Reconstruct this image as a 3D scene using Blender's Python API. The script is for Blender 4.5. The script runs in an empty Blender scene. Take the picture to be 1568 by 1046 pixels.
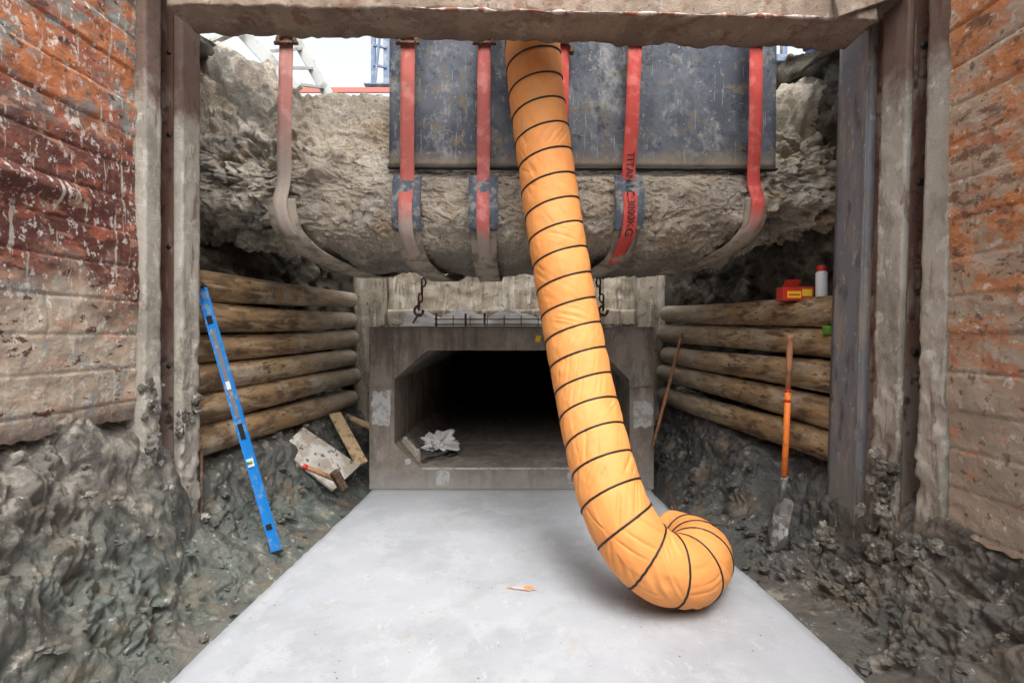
import bpy, math, random
import numpy as np
from mathutils import Vector, noise, Matrix
random.seed(7)
R_=math.radians
S=bpy.context.scene
F=740.0; CZ=1.565
def W(u,v,Y): return Vector(((u-784)/F*Y, Y, CZ-(v-523)/F*Y))

# ------------------------------------------------------------------ materials
def mat(name, base, rough=0.85, layers=(), bump=(), spec=0.3, metal=0.0):
    m=bpy.data.materials.new(name); m.use_nodes=True
    nt=m.node_tree; N=nt.nodes; L=nt.links
    b=N['Principled BSDF']; b.inputs['Roughness'].default_value=rough
    b.inputs['Specular IOR Level'].default_value=spec; b.inputs['Metallic'].default_value=metal
    geo=N.new('ShaderNodeNewGeometry'); pos=geo.outputs['Position']
    sep=N.new('ShaderNodeSeparateXYZ'); L.new(pos,sep.inputs[0])
    def vec(st):
        if st==(1,1,1): return pos
        vm=N.new('ShaderNodeVectorMath'); vm.operation='MULTIPLY'; L.new(pos,vm.inputs[0]); vm.inputs[1].default_value=st
        return vm.outputs[0]
    def nz(scale,detail,st,rg=0.6,dist=0.0):
        n=N.new('ShaderNodeTexNoise'); n.inputs['Scale'].default_value=scale; n.inputs['Detail'].default_value=detail
        n.inputs['Roughness'].default_value=rg; n.inputs['Distortion'].default_value=dist
        L.new(vec(st),n.inputs['Vector']); return n.outputs['Fac']
    def mr(src,a,c,lo=0.0,hi=1.0):
        r=N.new('ShaderNodeMapRange'); r.inputs['From Min'].default_value=a; r.inputs['From Max'].default_value=c
        r.inputs['To Min'].default_value=lo; r.inputs['To Max'].default_value=hi
        L.new(src,r.inputs['Value']); return r.outputs['Result']
    def mth(op,a,c):
        x=N.new('ShaderNodeMath'); x.operation=op
        for i,q in enumerate((a,c)):
            if isinstance(q,(int,float)): x.inputs[i].default_value=q
            else: L.new(q,x.inputs[i])
        return x.outputs[0]
    rgb=N.new('ShaderNodeRGB'); rgb.outputs[0].default_value=(*base,1); cur=rgb.outputs[0]
    for l in layers:
        st=l.get('st',(1,1,1))
        if l.get('t')=='vor':
            v=N.new('ShaderNodeTexVoronoi'); v.inputs['Scale'].default_value=l['scale']; L.new(vec(st),v.inputs['Vector'])
            f=mr(v.outputs['Distance'],l['hi'],l['lo'])
            if 'gate' in l: f=mth('MULTIPLY',f,mr(nz(l['gate'],3,(1,1,1)),0.5,0.6))
        elif 'z' in l:
            n=nz(l.get('scale',4),6,st); zz=sep.outputs[l.get('ax',2)]
            zz=mth('ADD',zz,mth('MULTIPLY',mth('SUBTRACT',n,0.5),l.get('amp',0.5)))
            f=mr(zz,l['z'][0],l['z'][1])
            if 'lo' in l: f=mth('MULTIPLY',f,mr(nz(l['s2'],6,st),l['lo'],l['hi']))
        else:
            f=mr(nz(l['scale'],l.get('d',6),st,l.get('rg',0.6),l.get('dist',0)),l['lo'],l['hi'])
        f=mth('MULTIPLY',f,l.get('f',1.0))
        mx=N.new('ShaderNodeMix'); mx.data_type='RGBA'; L.new(f,mx.inputs[0]); L.new(cur,mx.inputs[6]); mx.inputs[7].default_value=(*l['c'],1)
        cur=mx.outputs[2]
    L.new(cur,b.inputs['Base Color'])
    prev=None
    for bp in bump:
        sc,strg,dist=bp[:3]; st=bp[3] if len(bp)>3 else (1,1,1)
        bn=N.new('ShaderNodeBump'); bn.inputs['Strength'].default_value=strg; bn.inputs['Distance'].default_value=dist
        L.new(nz(sc,8,st,0.65),bn.inputs['Height'])
        if prev: L.new(prev,bn.inputs['Normal'])
        prev=bn.outputs[0]
    if prev: L.new(prev,b.inputs['Normal'])
    return m

slabM=mat('pale_concrete',(0.385,0.40,0.425),0.55,[
  dict(c=(0.335,0.35,0.37),scale=1.5,lo=0.45,hi=0.58,d=8,rg=.65),dict(c=(0.42,0.435,0.455),scale=3.5,lo=0.5,hi=0.60,f=0.8,d=8,rg=.68),
  dict(c=(0.35,0.325,0.285),scale=2.3,lo=0.57,hi=0.66,f=0.5,dist=1.0,rg=.7),
  dict(c=(0.30,0.31,0.32),scale=7,lo=0.60,hi=0.66,f=0.5,rg=.7),
  dict(c=(0.47,0.48,0.50),scale=9,lo=0.60,hi=0.64,f=0.5,rg=.72,st=(1,.6,1)),
  dict(c=(0.25,0.20,0.155),scale=26,lo=0.66,hi=0.70,f=0.5),
  dict(c=(0.25,0.22,0.18),z=(5.0,5.15),ax=1,amp=.25,scale=7,f=.5),
  dict(t='vor',c=(0.09,0.08,0.07),scale=14,lo=0.05,hi=0.09,gate=3),
  dict(t='vor',c=(0.15,0.13,0.11),scale=33,lo=0.07,hi=0.13,gate=1.5,f=.8)],
  [(30,0.12,0.02),(140,0.12,0.01)],spec=.4)
def mudmat(n,green,base=(0.145,0.133,0.112)):
    return mat(n,base,0.48,[
  dict(c=(0.080,0.075,0.068),scale=2.2,lo=0.45,hi=0.6,rg=.65),
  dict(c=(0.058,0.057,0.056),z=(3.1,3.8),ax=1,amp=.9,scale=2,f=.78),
  dict(c=(0.105,0.130,0.112),z=(.85,.3),amp=.8,scale=1.6,f=green,lo=.40,hi=.55,s2=1.7),
  dict(c=(0.31,0.28,0.23),scale=4,lo=0.57,hi=0.64,f=.7,rg=.7),dict(c=(0.045,0.042,0.038),scale=9,lo=0.55,hi=0.64,f=.75,rg=.7),
  dict(c=(0.40,0.365,0.31),z=(.6,1.0),amp=.6,scale=5,f=.75,lo=.5,hi=.58,s2=7),
  dict(c=(0.48,0.45,0.39),scale=16,lo=0.62,hi=0.66,f=.7,rg=.7),
  dict(c=(0.18,0.13,0.08),scale=3.3,lo=0.55,hi=0.66,f=.5)],
  [(18,0.35,0.03),(60,0.6,0.02),(200,.4,.006)],spec=0.5)
mudL=mudmat('wet_green_grey_clay',.75); mudR=mudmat('wet_brown_grey_clay',.15,(0.118,0.104,0.088)); mudM=mudR
cloM=mat('mortar_rubble_mix',(0.19,0.175,0.15),0.7,[dict(c=(0.085,0.078,0.07),scale=6,lo=.45,hi=.58),dict(c=(0.38,0.355,0.31),scale=13,lo=.57,hi=.64)],[(60,.7,.02)],spec=.4)
encM=mat('old_rough_concrete',(0.475,0.41,0.32),0.92,[
  dict(c=(0.35,0.30,0.245),scale=2.4,lo=0.47,hi=0.58,rg=.7),dict(c=(0.60,0.55,0.47),scale=4,lo=0.52,hi=0.60,f=.8,rg=.7),
  dict(c=(0.39,0.26,0.14),scale=3,lo=0.55,hi=0.65,f=.55),
  dict(c=(0.14,0.125,0.11),scale=20,lo=0.60,hi=0.65,f=.8),
  dict(c=(0.68,0.65,0.59),scale=45,lo=0.60,hi=0.64,f=.7),
  dict(c=(0.20,0.17,0.14),scale=75,lo=0.58,hi=0.63,f=.6),
  dict(t='vor',c=(0.13,0.11,0.10),scale=38,lo=0.12,hi=0.2,gate=5,f=.85),
  dict(c=(0.17,0.16,0.14),z=(-1.75,-2.1),ax=0,amp=.7,scale=2,f=.75,lo=.44,hi=.54,s2=5),
  dict(c=(0.15,0.135,0.12),z=(2.36,2.22),amp=0.25,f=0.75)],  # underside shade and damp dirt, both painted into the colour by height
  [(16,0.4,0.03),(60,0.8,0.025),(200,.7,.008)])
soilM=mat('dark_soil',(0.11,0.098,0.078),0.95,[
  dict(c=(0.26,0.23,0.185),scale=4,lo=0.52,hi=0.65),dict(c=(0.035,0.033,0.03),scale=7,lo=0.5,hi=0.65)],[(18,0.5,0.05),(70,.8,.03)])
culM=mat('precast_concrete',(0.235,0.20,0.168),0.85,[
  dict(c=(0.15,0.126,0.106),scale=2.2,lo=0.44,hi=0.58,rg=.7),dict(c=(0.32,0.29,0.255),scale=5,lo=0.52,hi=0.62,f=.7,st=(1,1,.35),rg=.7),
  dict(c=(0.115,0.085,0.07),scale=6,lo=0.53,hi=0.63,f=.7,st=(2,1,.2)),
  dict(c=(0.34,0.33,0.315),z=(0.30,0.02),amp=0.3,scale=9,f=.7),
  dict(c=(0.10,0.085,0.075),z=(1.66,1.74),amp=0.1,scale=9,f=.6),
  dict(t='vor',c=(0.08,0.07,0.065),scale=30,lo=0.05,hi=0.14,gate=4,f=.8)],
  [(25,0.4,0.02),(120,0.4,0.01)])
patchM=mat('mortar_patch',(0.40,0.40,0.395),0.9,[dict(c=(0.26,0.25,0.24),scale=11,lo=0.47,hi=0.58,rg=.7)],[(60,.5,.01)])
backM=mat('stained_wall_concrete',(0.42,0.365,0.29),0.9,[
  dict(c=(0.26,0.215,0.165),scale=4,lo=0.47,hi=0.57,st=(1.5,1,.35),rg=.7),dict(c=(0.54,0.50,0.44),scale=7,lo=0.55,hi=0.63,st=(2,1,.3)),
  dict(c=(0.12,0.10,0.085),scale=14,lo=0.6,hi=0.65,f=.8),dict(c=(0.6,.57,.5),scale=50,lo=.6,hi=.64,f=.6)],[(14,.4,.03),(80,.6,.012)])
logM=mat('peeled_log',(0.28,0.175,0.087),0.65,[
  dict(c=(0.12,0.072,0.038),scale=3.2,lo=0.46,hi=0.58,st=(3,1,3)),dict(c=(0.42,0.325,0.20),scale=4,lo=0.50,hi=0.62,st=(5,.5,5),f=.8),
  dict(c=(0.06,0.04,0.028),scale=9,lo=0.59,hi=0.65,st=(3,.6,3)),
  dict(c=(0.38,0.34,0.27),scale=2.5,lo=0.55,hi=0.64,f=.6,rg=.7),
  dict(t='vor',c=(0.04,0.025,0.02),scale=6,lo=0.06,hi=0.12,f=.8,st=(1,1,1)),
  dict(c=(0.50,0.44,0.35),z=(4.6,6.1),ax=1,amp=1.2,scale=5,f=.75)],
  [(12,.5,.02,(5,.5,5)),(60,.4,.01,(3,.4,3))],spec=.4)
beamM=mat('mud_caked_steel_beam',(0.36,0.28,0.215),0.95,[
  dict(c=(0.25,0.19,0.145),scale=3,lo=0.47,hi=0.58,rg=.7),dict(c=(0.44,0.38,0.31),scale=7,lo=0.55,hi=0.64,f=.8,rg=.7),
  dict(c=(0.20,0.095,0.055),scale=5,lo=0.57,hi=0.63,f=.6),
  dict(c=(0.16,0.12,0.095),z=(3.08,3.2),ax=1,amp=.06,scale=9,f=.6),
  dict(c=(0.13,0.10,0.08),scale=40,lo=0.6,hi=0.68,f=.8)],[(30,.5,.02),(140,.8,.012)])
crustM=mat('lime_crust',(0.55,0.47,0.42),0.9,[dict(c=(0.30,0.13,0.09),scale=14,lo=.48,hi=.54)],[(80,.6,.01)])
panelL=mat('peeling_orange_paint_l',(0.47,0.165,0.065),0.6,[
  dict(c=(0.24,0.24,0.215),scale=3,lo=0.50,hi=0.55,st=(1,1,1.8),rg=.7),
  dict(c=(0.115,0.036,0.027),z=(2.95,2.6),amp=1.3,scale=2.2),
  dict(c=(0.34,0.10,0.055),scale=5,lo=0.53,hi=0.57,st=(1,.8,1.6),rg=.7,f=.75),
  dict(c=(0.45,0.37,0.285),z=(2.0,1.65),amp=1.3,scale=2.4,f=.95),
  dict(c=(0.30,0.32,0.30),z=(1.9,1.6),amp=1.2,scale=3,f=.7,lo=.54,hi=.58,s2=5),
  dict(c=(0.48,0.26,0.17),scale=7,lo=0.57,hi=0.61,st=(1,.8,1.6),f=.6),
  dict(c=(0.12,0.05,0.035),scale=9,lo=0.60,hi=0.63,st=(1,1,2)),
  dict(c=(0.60,0.56,0.51),scale=24,lo=0.57,hi=0.60,st=(1,1,.7),f=.85,rg=.7),
  dict(t='vor',c=(0.66,0.63,0.59),scale=26,lo=0.16,hi=0.22,gate=2.5,f=.9),
  dict(c=(0.52,0.47,0.40),scale=8,lo=0.62,hi=0.66,st=(1,3,.3),f=.8),
  dict(c=(0.10,0.06,0.045),z=(1.22,1.12),amp=.12,scale=8,f=.8)],
  [(9,.4,.02,(1,1,2)),(55,.6,.012)],spec=.5)
panelR=mat('peeling_orange_paint_r',(0.42,0.165,0.062),0.75,[
  dict(c=(0.38,0.29,0.21),scale=2.6,lo=0.46,hi=0.52,st=(1,1,1.5),rg=.7),
  dict(c=(0.48,0.22,0.11),scale=6,lo=0.55,hi=0.59,st=(1,.7,1.5),f=.75),
  dict(c=(0.15,0.075,0.045),scale=4.5,lo=0.55,hi=0.60,st=(1,1,2),f=.85,rg=.7),
  dict(c=(0.33,0.285,0.23),z=(1.8,1.3),amp=1.0,scale=2.4,f=.85),
  dict(c=(0.46,0.19,0.10),scale=8,lo=0.58,hi=0.61,st=(1,.6,1.6),f=.75),
  dict(c=(0.55,0.49,0.41),scale=19,lo=0.61,hi=0.65,f=.7),
  dict(c=(0.12,0.07,0.045),scale=22,lo=0.6,hi=0.65,f=.8)],
  [(9,.4,.02,(1,1,2)),(55,.7,.012)],spec=.4)
postM=mat('concrete_smeared_steel',(0.44,0.405,0.345),0.85,[
  dict(c=(0.30,0.272,0.228),scale=4,lo=0.47,hi=0.58,st=(1,1,.5),rg=.7),
  dict(c=(0.17,0.105,0.075),scale=6,lo=0.60,hi=0.64,st=(2,2,.3),f=.7),
  dict(c=(0.58,0.55,0.49),scale=11,lo=0.56,hi=0.62,st=(1,1,.6),f=.8,rg=.7),
  dict(c=(0.13,0.070,0.050),z=(3.0,3.2),amp=0.6,scale=7,f=.85),
  dict(c=(0.17,0.155,0.13),z=(0.7,0.2),amp=0.5,scale=5,f=.8)],[(25,.5,.02),(110,.7,.012)])
rustM=mat('rust_brown_steel',(0.12,0.062,0.045),0.75,[
  dict(c=(0.30,0.25,0.20),scale=6,lo=0.53,hi=0.63,st=(2,2,.4),f=.6),dict(c=(0.22,0.19,0.165),z=(1.8,1.1),amp=.8,f=.6),
  dict(c=(0.06,0.03,0.025),scale=12,lo=0.53,hi=0.63)],[(40,.4,.01)])
steelM=mat('blue_grey_steel_plate',(0.165,0.17,0.185),0.55,[
  dict(c=(0.25,0.22,0.19),scale=4,lo=0.5,hi=0.60,st=(2,2,.4),rg=.7),dict(c=(0.085,0.085,0.09),scale=9,lo=0.55,hi=0.63,st=(1,1,.3)),
  dict(c=(0.27,0.16,0.09),scale=14,lo=0.61,hi=0.66,f=.6),
  dict(c=(0.38,0.37,0.35),scale=22,lo=.61,hi=.65,st=(1,1,.5),f=.6),
  dict(c=(0.20,0.19,0.165),z=(0.8,0.4),amp=.5)],[(40,.3,.01)],spec=.5)
sheetM=mat('scuffed_navy_panel',(0.064,0.076,0.100),0.65,[
  dict(c=(0.125,0.14,0.165),scale=2.2,lo=0.45,hi=0.58,rg=.75,d=9),
  dict(c=(0.36,0.36,0.355),scale=3.2,lo=0.53,hi=0.63,rg=.8,f=.7,st=(1,1,.8),d=9),
  dict(c=(0.20,0.155,0.09),scale=6,lo=0.56,hi=0.62,f=.75,rg=.75),
  dict(c=(0.45,0.42,0.36),scale=18,lo=0.61,hi=0.65,rg=.8,f=.75),
  dict(c=(0.42,0.42,0.41),scale=12,lo=0.60,hi=0.63,rg=.8,f=.6,st=(3,1,.25)),
  dict(c=(0.025,0.028,0.04),scale=5,lo=.58,hi=.64,rg=.75,f=.7),
  dict(c=(0.32,0.26,0.18),z=(3.10,2.97),amp=0.16,scale=10,f=.75)],[(30,.25,.01)],spec=.3)
darkM=mat('black_rubber_and_bore_dark',(0.02,0.02,0.022),0.6)
hoseM=mat('orange_duct_cloth',(0.80,0.325,0.095),0.62,[
  dict(c=(0.76,0.275,0.07),scale=3,lo=0.45,hi=0.6,f=.6),dict(c=(0.55,0.23,0.08),scale=18,lo=0.63,hi=0.70,f=.45),
  dict(c=(0.55,0.33,0.17),scale=4,lo=0.60,hi=0.70,f=.35)],[(9,.3,.02,(1,1,.7)),(30,.15,.008)],spec=.35)
def redstrap(n,c,grey,z0,z1):
    return mat(n,c,0.8,[dict(c=tuple(min(1,q*1.1+.12) for q in c),scale=8,lo=.5,hi=.62,f=.7),
      dict(c=grey,z=(z1,z0),amp=0.25,scale=7,f=.9),dict(c=(.3,.25,.2),scale=20,lo=.58,hi=.7,f=.6)],[(200,.3,.005)])
slingM=mat('dirty_grey_sling',(0.35,0.305,0.24),0.95,[dict(c=(0.20,0.17,0.135),scale=9,lo=.47,hi=.58)],[(120,.4,.006)])
sleeveM=mat('blue_grey_sleeve',(0.10,0.12,0.155),0.8,[dict(c=(0.29,0.28,0.26),scale=11,lo=.5,hi=.58,rg=.7)],[(90,.4,.006)])
whiteM=mat('white_sheeting',(0.90,0.91,0.90),0.45,[dict(c=(0.74,0.74,0.71),scale=8,lo=.55,hi=.68)],[(30,.3,.01)])
woodM=mat('weathered_plank',(0.36,0.31,0.25),0.85,[dict(c=(0.55,0.53,0.49),scale=6,lo=.45,hi=.55),dict(c=(0.14,0.11,0.09),scale=12,lo=.55,hi=.62)],[(60,.4,.01)])
wood2M=mat('raw_wood',(0.42,0.30,0.17),0.75,[dict(c=(0.22,0.15,0.09),scale=14,lo=.5,hi=.6)],[(60,.3,.01)])
poleM=mat('orange_brown_handle',(0.36,0.16,0.075),0.6,[dict(c=(0.18,0.11,0.075),scale=14,lo=.5,hi=.6)])
orangeM=mat('orange_paint',(0.80,0.20,0.03),0.5,[dict(c=(0.42,0.17,0.07),scale=20,lo=.56,hi=.63)])
redM=mat('red_paint',(0.50,0.03,0.02),0.5)
dullredM=mat('dull_red_paint',(0.50,0.16,0.13),0.6)
blueM=mat('bright_blue_paint',(0.015,0.21,0.60),0.4,[dict(c=(0.25,0.30,0.36),scale=18,lo=.55,hi=.60,f=.7)],spec=.5)
blackM=mat('black_plastic',(0.02,0.02,0.02),0.5)
greyM=mat('grey_anodised_face',(0.16,0.18,0.21),0.45,[dict(c=(0.3,0.3,0.29),scale=20,lo=.52,hi=.6)])
labelM=mat('white_plastic',(0.7,0.72,0.75),0.5)
yellowM=mat('yellow_print',(0.75,0.5,0.03),0.5)
greenM=mat('green_plastic',(0.12,0.36,0.04),0.5)
galvM=mat('galvanised_steel',(0.42,0.43,0.42),0.5,[dict(c=(0.27,0.26,0.24),scale=8,lo=.5,hi=.62)],metal=0.2)
fblueM=mat('faded_blue_steel',(0.14,0.2,0.30),0.5,[dict(c=(0.3,0.31,0.33),scale=9,lo=.5,hi=.62)])
ironM=mat('rusty_iron',(0.09,0.06,0.045),0.7,[dict(c=(0.2,0.11,0.06),scale=30,lo=.5,hi=.6)],metal=.3)
toolM=mat('muddy_tool_steel',(0.17,0.165,0.16),0.55,[dict(c=(0.10,0.09,0.08),scale=12,lo=.47,hi=.56),dict(c=(0.36,0.36,0.35),scale=9,lo=.56,hi=.62)],metal=.2)
groundM=mat('compacted_gravel_ground',(0.25,0.23,0.20),0.95,[dict(c=(0.16,0.15,0.13),scale=1.5,lo=.45,hi=.6)],[(10,.5,.03)])

# ------------------------------------------------------------------ mesh helpers
def obj(name,verts,faces,m,smooth=True):
    me=bpy.data.meshes.new(name); me.from_pydata([tuple(v) for v in verts],[],faces); me.update()
    ob=bpy.data.objects.new(name,me); S.collection.objects.link(ob)
    for mm in (m if isinstance(m,(list,tuple)) else [m]): me.materials.append(mm)
    if smooth: me.polygons.foreach_set('use_smooth',[True]*len(me.polygons))
    return ob
def recalc(ob,merge=None):
    import bmesh
    bm=bmesh.new(); bm.from_mesh(ob.data)
    if merge: bmesh.ops.remove_doubles(bm,verts=bm.verts,dist=merge)
    bmesh.ops.recalc_face_normals(bm,faces=bm.faces); bm.to_mesh(ob.data); bm.free(); return ob
def grid(name,nu,nv,f,m,smooth=True):
    vs=[f(i/(nu-1),j/(nv-1)) for i in range(nu) for j in range(nv)]
    fs=[(i*nv+j,i*nv+j+1,(i+1)*nv+j+1,(i+1)*nv+j) for i in range(nu-1) for j in range(nv-1)]
    return recalc(obj(name,vs,fs,m,smooth))
def box(name,a,b,m,bev=0.004,res=None,amp=0.0,nsc=6.0):
    a=Vector(a);b=Vector(b)
    if res is None:
        vs=[(x,y,z) for x in (a.x,b.x) for y in (a.y,b.y) for z in (a.z,b.z)]
        fs=[(0,1,3,2),(4,6,7,5),(0,4,5,1),(2,3,7,6),(0,2,6,4),(1,5,7,3)]
        ob=recalc(obj(name,vs,fs,m,False))
        if bev:
            md=ob.modifiers.new('b','BEVEL'); md.width=bev; md.segments=2
        return ob
    vs=[];fs=[]
    d=b-a
    for ax in range(3):
        o1,o2=(ax+1)%3,(ax+2)%3
        n1=max(2,int(d[o1]/res)+1);n2=max(2,int(d[o2]/res)+1)
        for side in (0,1):
            base=len(vs)
            for i in range(n1):
                for j in range(n2):
                    p=Vector((0,0,0)); p[ax]=(a,b)[side][ax]; p[o1]=a[o1]+d[o1]*i/(n1-1); p[o2]=a[o2]+d[o2]*j/(n2-1)
                    vs.append(p)
            for i in range(n1-1):
                for j in range(n2-1):
                    fs.append((base+i*n2+j,base+i*n2+j+1,base+(i+1)*n2+j+1,base+(i+1)*n2+j))
    vs=[p+noise.turbulence_vector(p*nsc,4,False)*amp for p in vs]
    return recalc(obj(name,vs,fs,m,True),1e-4)
def cr(P,n):
    P=[Vector(p) for p in P]; k=len(P)-1; out=[]
    for i in range(n):
        t=i/(n-1)*k; s=min(int(t),k-1); t-=s
        p0=P[max(s-1,0)];p1=P[s];p2=P[s+1];p3=P[min(s+2,k)]
        out.append(0.5*((2*p1)+(p2-p0)*t+(2*p0-5*p1+4*p2-p3)*t*t+(3*p1-p0-3*p2+p3)*t**3))
    return out
def resample(P,step):
    d=[0]
    for i in range(1,len(P)): d.append(d[-1]+(P[i]-P[i-1]).length)
    n=max(2,int(d[-1]/step)); out=[];k=0
    for i in range(n+1):
        t=d[-1]*i/n
        while k<len(P)-2 and d[k+1]<t: k+=1
        f=(t-d[k])/max(1e-9,d[k+1]-d[k]); out.append(P[k].lerp(P[k+1],min(max(f,0),1)))
    return out,d[-1]
def frames(P):
    T=[]
    for i in range(len(P)):
        T.append((P[min(i+1,len(P)-1)]-P[max(i-1,0)]).normalized())
    n=T[0].orthogonal().normalized(); fr=[]
    for t in T:
        n=(n-t*n.dot(t)).normalized(); fr.append((t,n,t.cross(n)))
    return fr
def sweep(name,P,r,m,seg=12,cap=True,smooth=True):
    fr=frames(P); vs=[];fs=[]
    for i,(p,(t,n,b)) in enumerate(zip(P,fr)):
        for j in range(seg):
            a=2*math.pi*j/seg; rr=r(i/(len(P)-1),a,p) if callable(r) else r
            vs.append(p+(n*math.cos(a)+b*math.sin(a))*rr)
    for i in range(len(P)-1):
        for j in range(seg):
            k=(j+1)%seg; fs.append((i*seg+j,i*seg+k,(i+1)*seg+k,(i+1)*seg+j))
    if cap:
        fs.append(tuple(range(seg))[::-1]); fs.append(tuple((len(P)-1)*seg+j for j in range(seg)))
    return recalc(obj(name,vs,fs,m,smooth))
def rod(name,a,b,r,m,seg=12): return sweep(name,[Vector(a),(Vector(a)+Vector(b))/2,Vector(b)],r,m,seg)
def plank(name,c4,th,m):
    c=[Vector(p) for p in c4]; n=(c[1]-c[0]).cross(c[3]-c[0]).normalized()
    vs=c+[p-n*th for p in c]; fs=[(0,1,2,3),(7,6,5,4)]+[(i,4+i,4+(i+1)%4,(i+1)%4) for i in range(4)]
    ob=recalc(obj(name,vs,fs,m,False)); md=ob.modifiers.new('b','BEVEL'); md.width=.004; return ob
def beam(name,a,b,w,h,m,up=(0,0,1)):
    a=Vector(a);b=Vector(b);t=(b-a).normalized();s=t.cross(Vector(up)).normalized();u=s.cross(t)
    if s.length<.5: s=Vector((1,0,0)); u=s.cross(t)
    vs=[p+s*(sx*w/2)+u*(sz*h/2) for p in (a,b) for sx,sz in ((-1,-1),(1,-1),(1,1),(-1,1))]
    fs=[(0,1,2,3),(7,6,5,4)]+[(i,4+i,4+(i+1)%4,(i+1)%4) for i in range(4)]
    ob=recalc(obj(name,vs,fs,m,False)); md=ob.modifiers.new('b','BEVEL'); md.width=min(w,h)*.08; return ob
def group(name,kids):
    bpy.context.view_layer.update()
    c=Vector((0,0,0));n=0
    for k in kids:
        for q in k.bound_box: c+=k.matrix_world@Vector(q); n+=1
    e=bpy.data.objects.new(name,None); S.collection.objects.link(e); e.location=c/n; e.empty_display_size=.1
    bpy.context.view_layer.update()
    for k in kids:
        k.parent=e; k.matrix_parent_inverse=e.matrix_world.inverted()
    return e
def lump(name,c,s,m,sub=3,amp=.35,sc=3.0,seed=0,smooth=True,parts=None):
    import bmesh
    bm=bmesh.new(); bmesh.ops.create_icosphere(bm,subdivisions=sub,radius=1)
    o=Vector((seed*7.3,seed*3.1,seed))
    vs=[]
    for v in bm.verts:
        d=1+amp*noise.fractal(v.co*sc*.5+o,0.8,2.0,5)*1.2
        vs.append(Vector(c)+Vector((v.co.x*s[0],v.co.y*s[1],v.co.z*s[2]))*d)
    fs=[tuple(v.index for v in f.verts) for f in bm.faces]; bm.free()
    if parts is not None:
        b=len(parts[0]); parts[0].extend(vs); parts[1].extend(tuple(b+i for i in f) for f in fs); return
    return obj(name,vs,fs,m,smooth)
def sm(a,b,x):
    t=min(max((x-a)/(b-a),0),1); return t*t*(3-2*t)
def fr(p,o=5): return noise.fractal(p,0.9,2.1,o)
def vor(p): return noise.voronoi(p)[0][0]
def chunk(p):
    d,pt=noise.voronoi(p); h=noise.cell(pt[0]*17.3)
    e=min((d[1]-d[0])*5,1)
    return (h-.5)*e-(1-e)*.5
def bil(p,o=4): return noise.turbulence(p,o,True)

# ------------------------------------------------------------------ slab
def slabf(a,b):
    y=-3+9.3*a
    xl=-1.62+0.10*sm(2.2,5.1,y)+0.012*noise.noise(Vector((0,y*4,0)))+.008*noise.noise(Vector((0,y*17,0)))
    xr=1.67-0.17*sm(2.2,5.1,y)+0.012*noise.noise(Vector((9,y*4,0)))+.008*noise.noise(Vector((9,y*17,0)))
    if b<0.02: return (xl-.004,y,-.12)
    if b>0.98: return (xr+.004,y,-.12)
    t=(b-.02)/.96; z=0.002*noise.noise(Vector((t*9,y*3,0)))
    t=min(max(t,0),1)
    if b<0.03: t=0
    return (xl+(xr-xl)*t,y,z)
slab=grid('concrete_floor_slab',600,60,slabf,slabM)
sprayM=mat('orange_spray',(0.80,0.26,0.09),.8,[dict(c=(.42,.43,.45),scale=22,lo=.50,hi=.55)])
vs=[];c=W(801,902,3.06)
for i in range(40):
    a=i/40*6.283; rr=.55+abs(noise.noise(Vector((math.cos(a)*2.5,math.sin(a)*2.5,3))))*1.6
    vs.append((c.x+.09*math.cos(a)*rr,c.y+.03*math.sin(a)*rr,.0062))
obj('orange_spray_mark',vs,[tuple(range(40))],sprayM,False)

# ------------------------------------------------------------------ mud banks
KL=[(2.2,[(-1.5,-.14),(-1.64,-.04),(-1.78,.03),(-1.90,.26),(-2.02,.60),(-2.20,.98),(-2.5,1.3)]),
    (3.0,[(-1.5,-.14),(-1.64,-.04),(-1.80,.0),(-1.96,.14),(-2.10,.48),(-2.26,.98),(-2.5,1.3)]),
    (3.5,[(-1.5,-.14),(-1.62,-.04),(-1.8,.0),(-1.98,.07),(-2.15,.2),(-2.32,.55),(-2.55,.85)]),
    (4.4,[(-1.4,-.14),(-1.54,-.04),(-1.75,.10),(-1.9,.25),(-2.05,.45),(-2.2,.7),(-2.5,.9)]),
    (6.2,[(-1.4,-.14),(-1.5,-.04),(-1.6,.15),(-1.72,.35),(-1.84,.55),(-1.95,.8),(-2.3,1.0)])]
KR=[(2.2,[(1.5,-.14),(1.68,-.04),(1.88,.0),(2.0,.18),(2.14,.38),(2.31,.62),(2.6,.8)]),
    (3.0,[(1.5,-.14),(1.66,-.04),(1.82,.0),(2.0,.08),(2.18,.25),(2.34,.5),(2.6,.8)]),
    (3.5,[(1.5,-.14),(1.62,-.04),(1.8,.02),(1.98,.08),(2.15,.2),(2.3,.5),(2.55,.8)]),
    (4.4,[(1.4,-.14),(1.54,-.04),(1.72,.10),(1.86,.25),(2.0,.42),(2.15,.65),(2.4,.8)]),
    (6.2,[(1.4,-.14),(1.48,-.04),(1.56,.15),(1.65,.35),(1.76,.55),(1.88,.85),(2.2,1.0)])]
def bankpt(K,y,s):
    if y<=K[0][0]: P=[Vector((x,0,z)) for x,z in K[0][1]]
    elif y>=K[-1][0]: P=[Vector((x,0,z)) for x,z in K[-1][1]]
    else:
        for i in range(len(K)-1):
            if K[i][0]<=y<=K[i+1][0]:
                t=(y-K[i][0])/(K[i+1][0]-K[i][0]); P=[Vector((a[0]*(1-t)+b[0]*t,0,a[1]*(1-t)+b[1]*t)) for a,b in zip(K[i][1],K[i+1][1])]; break
    k=len(P)-1; q=s*k; i=min(int(q),k-1); q-=i
    p=P[i].lerp(P[i+1],q); p.y=y; return p
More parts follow.
